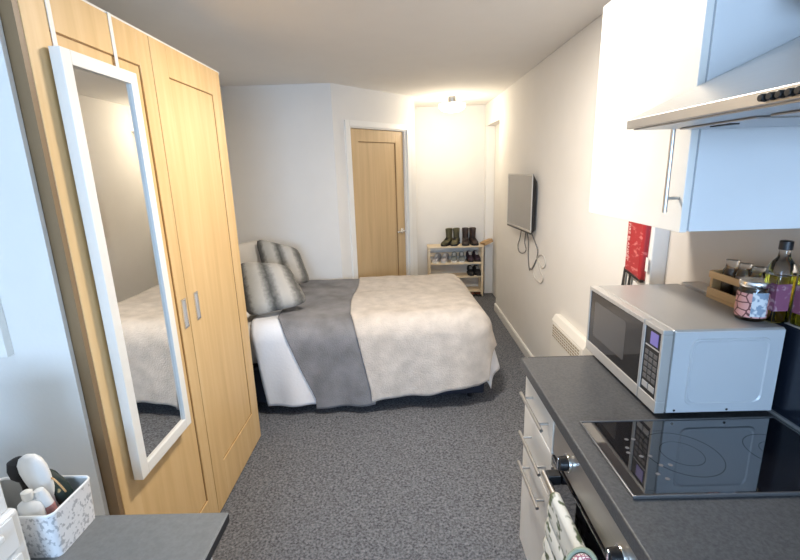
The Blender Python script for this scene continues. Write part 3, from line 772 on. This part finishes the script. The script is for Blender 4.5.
# folded hand pocket at the camera end: sage cuff around a gingham lining
pn = Vector((-.55, -.45, .70)).normalized()
pm = Matrix.Translation((.392, .838, .700)) @ pn.to_track_quat('X', 'Z').to_matrix().to_4x4()
ring = lambda ry, rz_, x: [pm @ Vector((x, ry*math.cos(2*PI*j/28), rz_*math.sin(2*PI*j/28))) for j in range(28)]
m = MB(); m.loft([ring(.034, .042, -.004), ring(.039, .048, .016), ring(.037, .046, .021), ring(.029, .037, .021), ring(.028, .036, .006)], cap=False)
m.build('pocket_cuff', M['glove_trim'], t, smooth=True)
MB().loft([ring(.0275, .0355, .008), ring(.026, .034, .019), ring(.018, .024, .027), ring(.004, .005, .030)]).build('gingham_lining', M['gingham'], t, smooth=True)

# hob
t = thing('ceramic_hob', (.74, .96, TZ), 'black glass two-ring hob set into the worktop beside the microwave', 'hob')
hx0, hx1, hy0, hy1 = .478, 1.005, .818, 1.104
m = MB(); m.box((hx0, hy0, TZ+.0008), (hx1, hy1, TZ+.006)); m.build('glass_plate', M['black_glass'], t, bevel=.001)
m = MB(); e = .0045
for a_, b_ in (((hx0-e, hy0-e, TZ+.0005), (hx0, hy1+e, TZ+.008)), ((hx1, hy0-e, TZ+.0005), (hx1+e, hy1+e, TZ+.008)), ((hx0, hy0-e, TZ+.0005), (hx1, hy0, TZ+.008)), ((hx0, hy1, TZ+.0005), (hx1, hy1+e, TZ+.008))): m.box(a_, b_)
m.build('hob_frame', M['edge_light'] if False else M['hob_trim'], t, bevel=.001)
for cx, r_ in ((.665, .088), (.90, .072)):
    m = MB(); n = 40
    for rr, ri in ((r_, r_-.002), (r_*.55, r_*.55-.0015)):
        a_ = [(cx+rr*math.cos(2*PI*j/n), .958+rr*math.sin(2*PI*j/n), TZ+.0062) for j in range(n)]; b_ = [(cx+ri*math.cos(2*PI*j/n), .958+ri*math.sin(2*PI*j/n), TZ+.0062) for j in range(n)]
        m.loft([a_, b_], cap=False)
    m.build('ring_mark', M['ring'], t)
for kx, ky in ((.560, 1.020), (.578, 1.020), (.545, .985), (.538, .965), (.562, .950), (.583, .950), (.590, .915), (.612, .915), (.566, .885), (.578, .868)):
    MB().lathe([(.0052, TZ+.0061), (.0049, TZ+.0064)], (kx, ky, 0), n=16).build('touch_key', M['button'], t)

# microwave
X0, X1, Y0, Y1, Z0, Z1 = .687, 1.012, 1.124, 1.603, .925, 1.171
t = thing('microwave', ((X0+X1)/2, (Y0+Y1)/2, TZ), 'silver microwave with a dark door standing on the worktop beside the hob', 'microwave')
m = MB(); m.box((X0+.028, Y0, Z0), (X1, Y1, Z1)); m.build('case', [M['micro_top']], t, bevel=.006, seg=3)
# pressed side panel facing the camera
m = MB(); m.box((X0+.030, Y0-.0035, Z0+.004), (X1-.004, Y0-.0005, Z1-.005))
def rrect(cx, cz, hw, hh, r, n=6):
    pts = []
    for (sx, sz, a0) in ((1, 1, 0), (-1, 1, PI/2), (-1, -1, PI), (1, -1, 1.5*PI)):
        for k in range(n+1):
            an = a0+PI/2*k/n; pts.append((cx+sx*(hw-r)+r*math.cos(an), cz+sz*(hh-r)+r*math.sin(an)))
    return pts
cx, cz = X0+.182, (Z0+Z1)/2+.001
rg = [[(px_, Y0-.0036+d_, pz_) for px_, pz_ in rrect(cx, cz, .107-i_, .098-i_, .022)] for i_, d_ in ((0, .0), (.002, -.004), (.006, -.004), (.009, -.0012))]
m.loft(rg, cap=False); m.face([m.bm.verts.new(q) for q in rg[-1]])
m.build('side_panel', M['micro_side'], t)
for sx, sz in ((X0+.05, Z0+.012), (X1-.13, Z0+.012)):
    MB().cyl((sx, Y0-.0036, sz), (sx, Y0-.0065, sz), .0035, n=12).build('case_screw', M['chrome'], t)
for fx, fy in ((X0+.05, Y0+.04), (X0+.05, TY1-.03), (X1-.04, Y0+.04), (X1-.04, TY1-.03)):
    MB().cyl((fx, fy, TZ+.0003), (fx, fy, Z0), .014, n=16).build('foot', M['black'], t)
# front: door, control panel
YS = 1.219                      # split between door and controls
m = MB(); m.mi = 0
m.box((X0, YS+.002, Z0), (X0+.027, Y1, Z0+.036)); m.box((X0, YS+.002, Z1-.014), (X0+.027, Y1, Z1)); m.box((X0, Y1-.012, Z0+.036), (X0+.027, Y1, Z1-.014)); m.box((X0, YS+.002, Z0+.036), (X0+.027, YS+.008, Z1-.014))
d = m.build('door', M['silver'], t, bevel=.002)
MB().box((X0+.003, YS+.008, Z0+.036), (X0+.025, Y1-.012, Z1-.014)).build('door_glass', M['door_glass'], d)
m = MB(); m.loft([[(X0+.0028, y_, z_) for y_, z_ in rrect(1.44, Z0+.135, .115, .066, .01)], [(X0+.0022, y_, z_) for y_, z_ in rrect(1.44, Z0+.135, .113, .064, .01)]]); m.build('viewing_window', M['inner_window'], d)
m = MB()
m.box((X0, Y0, Z0), (X0+.027, YS-.001, Z0+.036)); m.box((X0, Y0, Z1-.014), (X0+.027, YS-.001, Z1)); m.box((X0, Y0, Z0+.036), (X0+.027, Y0+.010, Z1-.014)); m.box((X0, YS-.006, Z0+.036), (X0+.027, YS-.001, Z1-.014))
cp = m.build('control_panel', M['silver'], t, bevel=.002)
MB().box((X0+.003, Y0+.010, Z0+.036), (X0+.02, YS-.006, Z1-.014)).build('panel_face', M['black'], cp)
MB().box((X0+.0015, 1.147, 1.112), (X0+.0032, 1.184, 1.148)).build('display', M['display'], cp)
m = MB(); m.box((X0+.0022, 1.139, 1.101), (X0+.0032, 1.207, 1.105)); m.build('divider_line', M['button_light'], cp)
for r_ in range(5):
    for k in range(3):
        yy = 1.141+k*.0225; zz = 1.076-.0185*r_
        MB().box((X0+.0012, yy, zz), (X0+.0032, yy+.0185, zz+.013)).build('button', M['button'] if r_ else M['button'], cp, bevel=.001)
for k in range(2):
    yy = 1.141+k*.034; MB().box((X0+.0012, yy, .9745), (X0+.0032, yy+.030, .993)).build('button', M['button_light'], cp, bevel=.001)

# things on top of the microwave
def sq_ring(cx, cy, w_, d_, z, r):
    return [(x, y, z) for x, y in rrect(cx, cy, w_, d_, r, 4)]
t = thing('cereal_jar', (.975, 1.20, Z1), 'squat glass jar with a silver lid and pink giraffe-print wrap', 'jar')
jx, jy = .972, 1.202
m = MB().lathe([(.032, Z1+.0005), (.036, Z1+.004), (.037, Z1+.03), (.037, Z1+.078), (.034, Z1+.088), (.033, Z1+.096)], (jx, jy, 0)); m.build('glass_body', M['glass'], t, smooth=True, auto=60)
MB().lathe([(.029, Z1+.004), (.033, Z1+.008), (.034, Z1+.07), (.028, Z1+.074)], (jx, jy, 0)).build('contents', M['granola'], t, smooth=True, auto=60)
MB().lathe([(.035, Z1+.0965), (.0365, Z1+.099), (.0365, Z1+.110), (.034, Z1+.113), (.02, Z1+.1125)], (jx, jy, 0)).build('screw_lid', M['chrome'], t, smooth=True, auto=40)
def wrap(a0, a1, z0, z1, r, n=16):
    m = MB()
    rings = [[(jx+rr*math.cos(a0+(a1-a0)*k/n), jy+rr*math.sin(a0+(a1-a0)*k/n), z) for k in range(n+1)] for z, rr in ((z0, r), (z1, r), (z1, r-.0004), (z0, r-.0004))]
    m.loft(rings, cap=False, close=False); return m
wrap(-PI*1.2, -PI*.02, Z1+.012, Z1+.080, .0377).build('giraffe_wrap', M['label_pink'], t, smooth=True, auto=50)
wrap(-PI*.72, -PI*.38, Z1+.016, Z1+.084, .0383).build('front_label', M['label_blue'], t, smooth=True, auto=50)

t = thing('spice_crate', (1.04, 1.333, Z1), 'small wooden slatted crate at the back of the microwave top', 'crate')
cx0, cx1, cy0, cy1 = .995, 1.085, 1.243, 1.423
m = MB(); m.box((cx0, cy0, Z1+.0006), (cx1, cy1, Z1+.010)); m.build('base_board', M['bamboo'], t)
for yy in (cy0, cy1-.012): MB().box((cx0+.0062, yy, Z1+.0105), (cx1-.0062, yy+.012, Z1+.092)).build('end_board', M['bamboo'], t, bevel=.001)
for xx in (cx0, cx1-.006):
    MB().box((xx, cy0, Z1+.0105), (xx+.006, cy1, Z1+.036)).build('slat', M['bamboo'], t, bevel=.001)
    MB().box((xx, cy0, Z1+.068), (xx+.006, cy1, Z1+.090)).build('slat', M['bamboo'], t, bevel=.001)
def sjar(loc, label):
    t = thing('spice_jar', loc, label, 'jar', 'glass jars standing in the small wooden crate')
    x, y, z = loc
    MB().lathe([(.021, z+.0003), (.0235, z+.004), (.0235, z+.085), (.017, z+.098), (.017, z+.116), (.019, z+.120)], (x, y, 0), n=20).build('glass_body', M['glass'], t, smooth=True, auto=60)
    MB().lathe([(.018, z+.003), (.0205, z+.006), (.0205, z+.058), (.016, z+.060)], (x, y, 0), n=20).build('contents', M['spice'], t, smooth=True, auto=60)
    return t
j = sjar((1.040, 1.386, Z1+.0104), 'glass jar in the wooden crate, farthest from the camera')
dup(j, (1.040, 1.333, Z1+.0104), 0, 'glass jar in the middle of the wooden crate')
dup(j, (1.040, 1.280, Z1+.0104), 0, 'glass jar in the wooden crate, nearest the lidded jar')

def oil_bottle(loc, label, r=.026, hgt=.222):
    x, y, z = loc
    t = thing('oil_bottle', loc, label, 'bottle', 'oil bottles on the microwave')
    s_ = lambda w_, zz, rr: sq_ring(x, y, w_, w_, z+zz, rr)
    m = MB().loft([s_(r-.003, .0004, .008), s_(r, .004, .008), s_(r, .145, .008), s_(r*.9, .160, .012), s_(r*.55, .180, r*.54), s_(.0125, .195, .0124), s_(.0125, hgt-.012, .0124)]); m.build('glass_body', M['glass'], t, smooth=True, auto=50)
    m = MB().loft([s_(r-.005, .004, .006), s_(r-.003, .008, .006), s_(r-.003, .130, .006), s_(r-.006, .132, .006)]); m.build('oil', M['oil'], t, smooth=True, auto=50)
    MB().lathe([(.0155, z+hgt-.022), (.0155, z+hgt), (.013, z+hgt+.002)], (x, y, 0), n=20).build('screw_cap', M['black'], t, smooth=True, auto=40)
    m = MB(); m.box((x-r-.0012, y-r-.0012, z+.035), (x-r*.0+.012, y-r-.0004, z+.110)); m.box((x-r-.0012, y-r-.0004, z+.035), (x-r-.0004, y+r*.8, z+.110)); m.build('paper_label', M['label_purple'], t)
    return t
ob = oil_bottle((1.022, 1.182, Z1), 'oil bottle with a purple label and black cap beside the lidded jar')
dup(ob, (1.066, 1.128, Z1), .1, 'oil bottle with a black cap, cut off by the photo edge')

# ------------------------------------------------------------------ wall cabinet and hood
CX, CY0, CY1, CZ0, CZ1 = .727, 1.172, 1.759, 1.428, 2.146
t = thing('wall_cabinet', ((CX+XK)/2, (CY0+CY1)/2, CZ0), 'white wall cabinet with a bar handle hung beside the cooker hood', 'cabinet')
m = MB(); m.box((CX+.0235, CY0, CZ0), (XK-.001, CY1, CZ1)); m.build('carcass', M['white_blue'], t, bevel=.001)
d = MB().box((CX, CY0+.001, CZ0-.002), (CX+.019, CY1-.001, CZ1)).build('cabinet_door', M['white'], t, bevel=.0012)
MB().box((CX+.0192, CY0+.004, CZ0+.003), (CX+.0233, CY1-.004, CZ1-.003)).build('gap_shade_strip', M['cab_gap'], t)  # no seal here: grey strip puts the door gap's shade into colour
h = MB(); xh = CX-.034; yh = CY0+.020
h.cyl((xh, yh, 1.478), (xh, yh, 1.742), .006, n=14)
for zz in (1.515, 1.700): h.cyl((xh, yh, zz), (CX-.0003, yh, zz), .0048, n=10)
h.build('bar_handle', M['satin'], d, smooth=True, auto=40)

HX0, HY0_, HY1_ = .554, .552, 1.152
hz0, hz1 = 1.684, 1.709
t = thing('cooker_hood', ((HX0+XK)/2, (HY0_+HY1_)/2, hz0), 'brushed steel cooker hood with a sloping canopy above the hob', 'cooker hood')
m = MB(); top = hz1+(XK-.001-HX0)*.452
e1 = .0012
m.loft([[(HX0, HY0_, hz0+.004), (XK-.001, HY0_, hz0+.004), (XK-.001, HY0_, top), (HX0+.004, HY0_, hz1+.002), (HX0, HY0_, hz1)],
        [(HX0, HY1_, hz0+.004), (XK-.001, HY1_, hz0+.004), (XK-.001, HY1_, top), (HX0+.004, HY1_, hz1+.002), (HX0, HY1_, hz1)]])
m.build('canopy', M['steel'], t, bevel=.0015)
MB().box((HX0+.012, HY0_+.012, hz0+.0005), (XK-.012, HY1_-.012, hz0+.0038)).build('underside_plate', M['steel_dark'], t)
for yy in (HY0_+.05, (HY0_+HY1_)/2+.015):
    m = MB(); m.box((HX0+.10, yy, hz0-.004), (XK-.06, yy+.235, hz0+.0003)); fl = m.build('grease_filter', M['steel_dark'], t, bevel=.002)
    MB().box((HX0+.115, yy+.09, hz0-.0065), (HX0+.135, yy+.15, hz0-.0042)).build('filter_latch', M['black'], fl)
m = MB(); m.box((XK-.25, .72, hz1+(XK-.25-HX0)*.452+.112 if False else 1.93), (XK-.001, .98, H-.001)); m.build('chimney', M['steel'], t, bevel=.002)
for k in range(5):
    yy = .722-k*.0165; zz = (hz0+hz1)/2+.001
    b_ = MB(); b_.cyl((HX0-.0003, yy, zz), (HX0-.010, yy, zz), .0062, .0055, n=16)
    b_.build('push_button', M['black'], t, bevel=.001)

# ------------------------------------------------------------------ desk and toiletries
DX0, DX1, DY0, DY1, DZ = -1.50, -.487, -.40, 1.0, .74
t = thing('desk', ((DX0+DX1)/2, .3, 0), 'grey laminate desk in front of the wardrobe', 'desk')
MB().box((DX0, DY0, DZ-.028), (DX1, DY1, DZ)).build('desk_top', M['desk'], t, bevel=.002)
m = MB(); m.box((DX1+.0003, DY0+.002, DZ-.027), (DX1+.002, DY1-.001, DZ-.0045)); m.mi = 1; m.box((DX1+.0003, DY0+.002, DZ-.0043), (DX1+.0016, DY1-.001, DZ-.0012)); m.build('edge_strip', [M['edge_dark'], M['edge_light']], t)
for yy in (DY0+.02, DY1-.045): MB().box((DX0+.03, yy, 0), (DX1-.05, yy+.025, DZ-.0285)).build('end_panel', M['white_blue'], t)

# white drawer tower
t = thing('drawer_tower', (-.99, .66, DZ), 'white plastic desk drawer tower at the left picture edge beside the basket', 'organiser')
ax0, ax1, ay0, ay1, az1 = -1.16, -.850, .50, .818, .928
MB().box((ax0, ay0, DZ+.0005), (ax1, ay1, az1)).build('tower_case', M['clear_white'], t, bevel=.012, seg=3)
for zz in (DZ+.015, DZ+.105):
    d = MB().box((ax1+.0003, ay0+.02, zz), (ax1+.006, ay1-.025, zz+.075)).build('drawer', M['white_plastic'], t, bevel=.002)
    MB().box((ax1+.0062, .70, zz+.045), (ax1+.014, .76, zz+.06)).build('drawer_pull', M['white_plastic'], d, bevel=.003)
t = thing('white_carton', (-.95, .70, az1), 'tall white carton standing on the drawer tower at the left edge', 'box')
m = MB(); m.box((-1.05, .60, az1+.0005), (-.862, .806, 1.12)); m.build('carton_body', M['white_plastic'], t, bevel=.003)
m = MB(); m.box((-1.045, .605, 1.1205), (-.867, .801, 1.128)); m.build('carton_lid', M['white_blue'], t, bevel=.003)

# fabric basket: tapered, rounded corners
t = thing('fabric_basket', (-.93, .93, DZ), 'white fabric basket with a grey floral print holding toiletries', 'basket')
bxc, byc = -.950, .932
def bring(hw, hd, z, r=.03): return [(x, y, z) for x, y in rrect(bxc, byc, hw, hd, r, 5)]
m = MB(); m.loft([bring(.116, .066, DZ+.0006, .014), bring(.121, .071, DZ+.117, .018)], cap=False); m.face([m.bm.verts.new(q) for q in bring(.116, .066, DZ+.0006, .014)])
m.build('outer_shell', M['basket'], t, smooth=True, auto=40)
m = MB(); m.loft([bring(.118, .068, DZ+.117, .016), bring(.113, .063, DZ+.008, .012)], cap=False); m.face([m.bm.verts.new(q) for q in bring(.113, .063, DZ+.008, .012)])
m.build('lining', M['basket_in'], t, smooth=True, auto=40)
for hz_, k_ in ((DZ+.116, 0),):
    m = MB(); m.loft([bring(.1215, .0715, DZ+.114, .018), bring(.1225, .0725, DZ+.117, .019), bring(.1210, .0710, DZ+.121, .018), bring(.1175, .0675, DZ+.120, .015), bring(.1175, .0675, DZ+.115, .015)], cap=False)
    m.build('rim_piping', M['white_plastic'], t, smooth=True)
def tilt(p, ax, ay): return Matrix.Translation(p) @ Matrix.Rotation(ax, 4, 'X') @ Matrix.Rotation(ay, 4, 'Y')
# lotion bottle, oval and tilted
def bottle(name, p, ax, ay, prof, sy, mat, label, cat, cap=None, capmat=None, capname='cap', rz=0):
    t = thing(name, p, label, cat)
    Mx = tilt((0, 0, 0), ax, ay) @ Matrix.Rotation(rz, 4, 'Z')
    MB().lathe(prof, p, n=24, sy=sy, mat=Mx).build('bottle_body', mat, t, smooth=True, auto=60)
    if cap: MB().lathe(cap, p, n=24, sy=max(sy, .85), mat=Mx).build(capname, capmat, t, smooth=True, auto=40)
    return t
zb = DZ+.0095
bottle('lotion_bottle', (-.888, .948, zb+.012), .05, -.17, [(.016, 0), (.018, .03), (.019, .06), (.024, .09), (.028, .118), (.032, .148), (.033, .170), (.030, .190), (.021, .204), (.009, .210), (.002, .211)], .6, M['white_plastic'], 'tall white rounded lotion bottle leaning in the basket', 'bottle')
bottle('shampoo_bottle', (-.897, .893, zb), 0, -.03, [(.026, 0), (.028, .005), (.028, .105), (.025, .122), (.014, .130), (.011, .132)], .8, M['white_plastic'], 'white shampoo bottle with a round cap at the basket front', 'bottle', [(.012, .1322), (.0125, .135), (.0125, .152), (.008, .155)], M['white'])
bottle('small_tube', (-.872, .918, zb+.035), .10, -.12, [(.008, 0), (.016, .02), (.018, .065), (.017, .067)], .8, M['pink'], 'small pink tube with a white cap at the basket front corner', 'tube', [(.0165, .0675), (.0155, .095), (.011, .112), (.003, .114)], M['white_plastic'])
t = bottle('hair_brush', (-.958, .955, zb), 0, -.03, [(.010, 0), (.011, .06), (.009, .12), (.012, .14)], .8, M['black'], 'black brush standing at the back of the basket', 'brush', [(.016, .141), (.025, .152), (.028, .172), (.024, .192), (.010, .200)], M['black_matte'], 'brush_head')
# dark green pouch slumped over the basket's back corner
t = thing('scrunched_pouch', (-.880, .965, zb), 'dark green and gold patterned pouch at the back of the basket', 'pouch')
m = MB()
def pf(u, v):
    an = u*2*PI; ph = v*PI
    r_ = 1+.18*noise.noise(Vector((math.cos(an)*2, math.sin(an)*2, v*4)))
    return (-.884+.026*math.cos(ph)+.024*math.sin(ph)*math.cos(an)*r_, .962+.022*math.sin(ph)*math.sin(an)*r_, zb+.098+.062*(-math.cos(ph))*r_ + .0)
m.grid(pf, 24, 16); bmesh.ops.remove_doubles(m.bm, verts=m.bm.verts[:], dist=1e-5)
m.build('pouch_body', M['green_gold'], t, smooth=True)
MB().tube(smooth_pts([(-.885, .945, zb+.150), (-.872, .941, zb+.146), (-.863, .943, zb+.128), (-.860, .95, zb+.105)]), .0022).build('gold_cord', M['bamboo'], t, smooth=True)

# framed picture on the stub wall, its right edge in view
t = thing('picture_frame', (-1.28, 1.187, 1.128), 'white framed picture on the wall at the left picture edge', 'picture')
px1, pz0 = -1.126, 1.128
m = MB(); fw = .022; px0, pz1 = -1.42, 1.52
m.box((px0, 1.164, pz0), (px0+fw, 1.1875, pz1)); m.box((px1-fw, 1.164, pz0), (px1, 1.1875, pz1)); m.box((px0+fw, 1.164, pz0), (px1-fw, 1.1875, pz0+fw)); m.box((px0+fw, 1.164, pz1-fw), (px1-fw, 1.1875, pz1))
m.build('frame', M['white'], t, bevel=.002)
MB().box((px0+fw, 1.174, pz0+fw), (px1-fw, 1.187, pz1-fw)).build('print', M['picture'], t)

# ------------------------------------------------------------------ lights
def area(name, loc, rot, sx, sy, power, col):
    l = bpy.data.lights.new(name, 'AREA'); l.shape = 'RECTANGLE'; l.size = sx; l.size_y = sy; l.energy = power; l.color = col
    o = bpy.data.objects.new(name, l); C.objects.link(o); o.location = loc; o.rotation_euler = rot; return o
def point(name, loc, power, col, r):
    l = bpy.data.lights.new(name, 'POINT'); l.energy = power; l.color = col; l.shadow_soft_size = r
    o = bpy.data.objects.new(name, l); C.objects.link(o); o.location = loc; return o
area('window_daylight', (0, YB+.02, 1.55), (PI/2, 0, 0), 1.55, 1.05, 128, (.47, .69, 1.0))
point('alcove_lamp_light', (lx, ly, H-.25), 12, (1.0, .86, .66), .10)
# the room's ceiling light, just above the top of the picture
l = area('room_ceiling_light', (.05, 2.02, H-.004), (0, 0, 0), .28, .28, 38, (1.0, .92, .82)); l.data.shape = 'DISK'

wd = bpy.data.worlds.new('daylight'); bpy.context.scene.world = wd; wd.use_nodes = True
nt = wd.node_tree; bg = nt.nodes['Background']
sky = nt.nodes.new('ShaderNodeTexSky'); sky.sky_type = 'HOSEK_WILKIE'; sky.sun_direction = (.4, .6, .7); sky.turbidity = 4
nt.links.new(sky.outputs[0], bg.inputs['Color']); bg.inputs['Strength'].default_value = 1.0

# ------------------------------------------------------------------ camera
cd = bpy.data.cameras.new('camera'); cam = bpy.data.objects.new('camera', cd); C.objects.link(cam)
f_px, p_, r_, yw = 445.4, math.radians(13.80), math.radians(-1.77), math.radians(-.63)
Fv = Vector((math.sin(yw)*math.cos(p_), math.cos(yw)*math.cos(p_), -math.sin(p_)))
Rv = Vector((math.cos(yw), -math.sin(yw), 0)); Uv = Rv.cross(Fv)
R2 = Rv*math.cos(r_)+Uv*math.sin(r_); U2 = -Rv*math.sin(r_)+Uv*math.cos(r_)
cam.matrix_world = Matrix(((R2.x, U2.x, -Fv.x, 0), (R2.y, U2.y, -Fv.y, 0), (R2.z, U2.z, -Fv.z, 1.607), (0, 0, 0, 1)))
cd.sensor_fit = 'HORIZONTAL'; cd.sensor_width = 36; cd.lens = f_px/800*36; cd.clip_start = .02
sc = bpy.context.scene; sc.camera = cam
sc.view_settings.view_transform = 'Standard'; sc.view_settings.look = 'None'; sc.view_settings.exposure = 0.17; sc.view_settings.gamma = 1.0
sc.cycles.max_bounces = 10; sc.cycles.diffuse_bounces = 5; sc.cycles.glossy_bounces = 5; sc.cycles.transmission_bounces = 10
sc.cycles.caustics_reflective = False; sc.cycles.caustics_refractive = False
sc.cycles.sample_clamp_indirect = 6
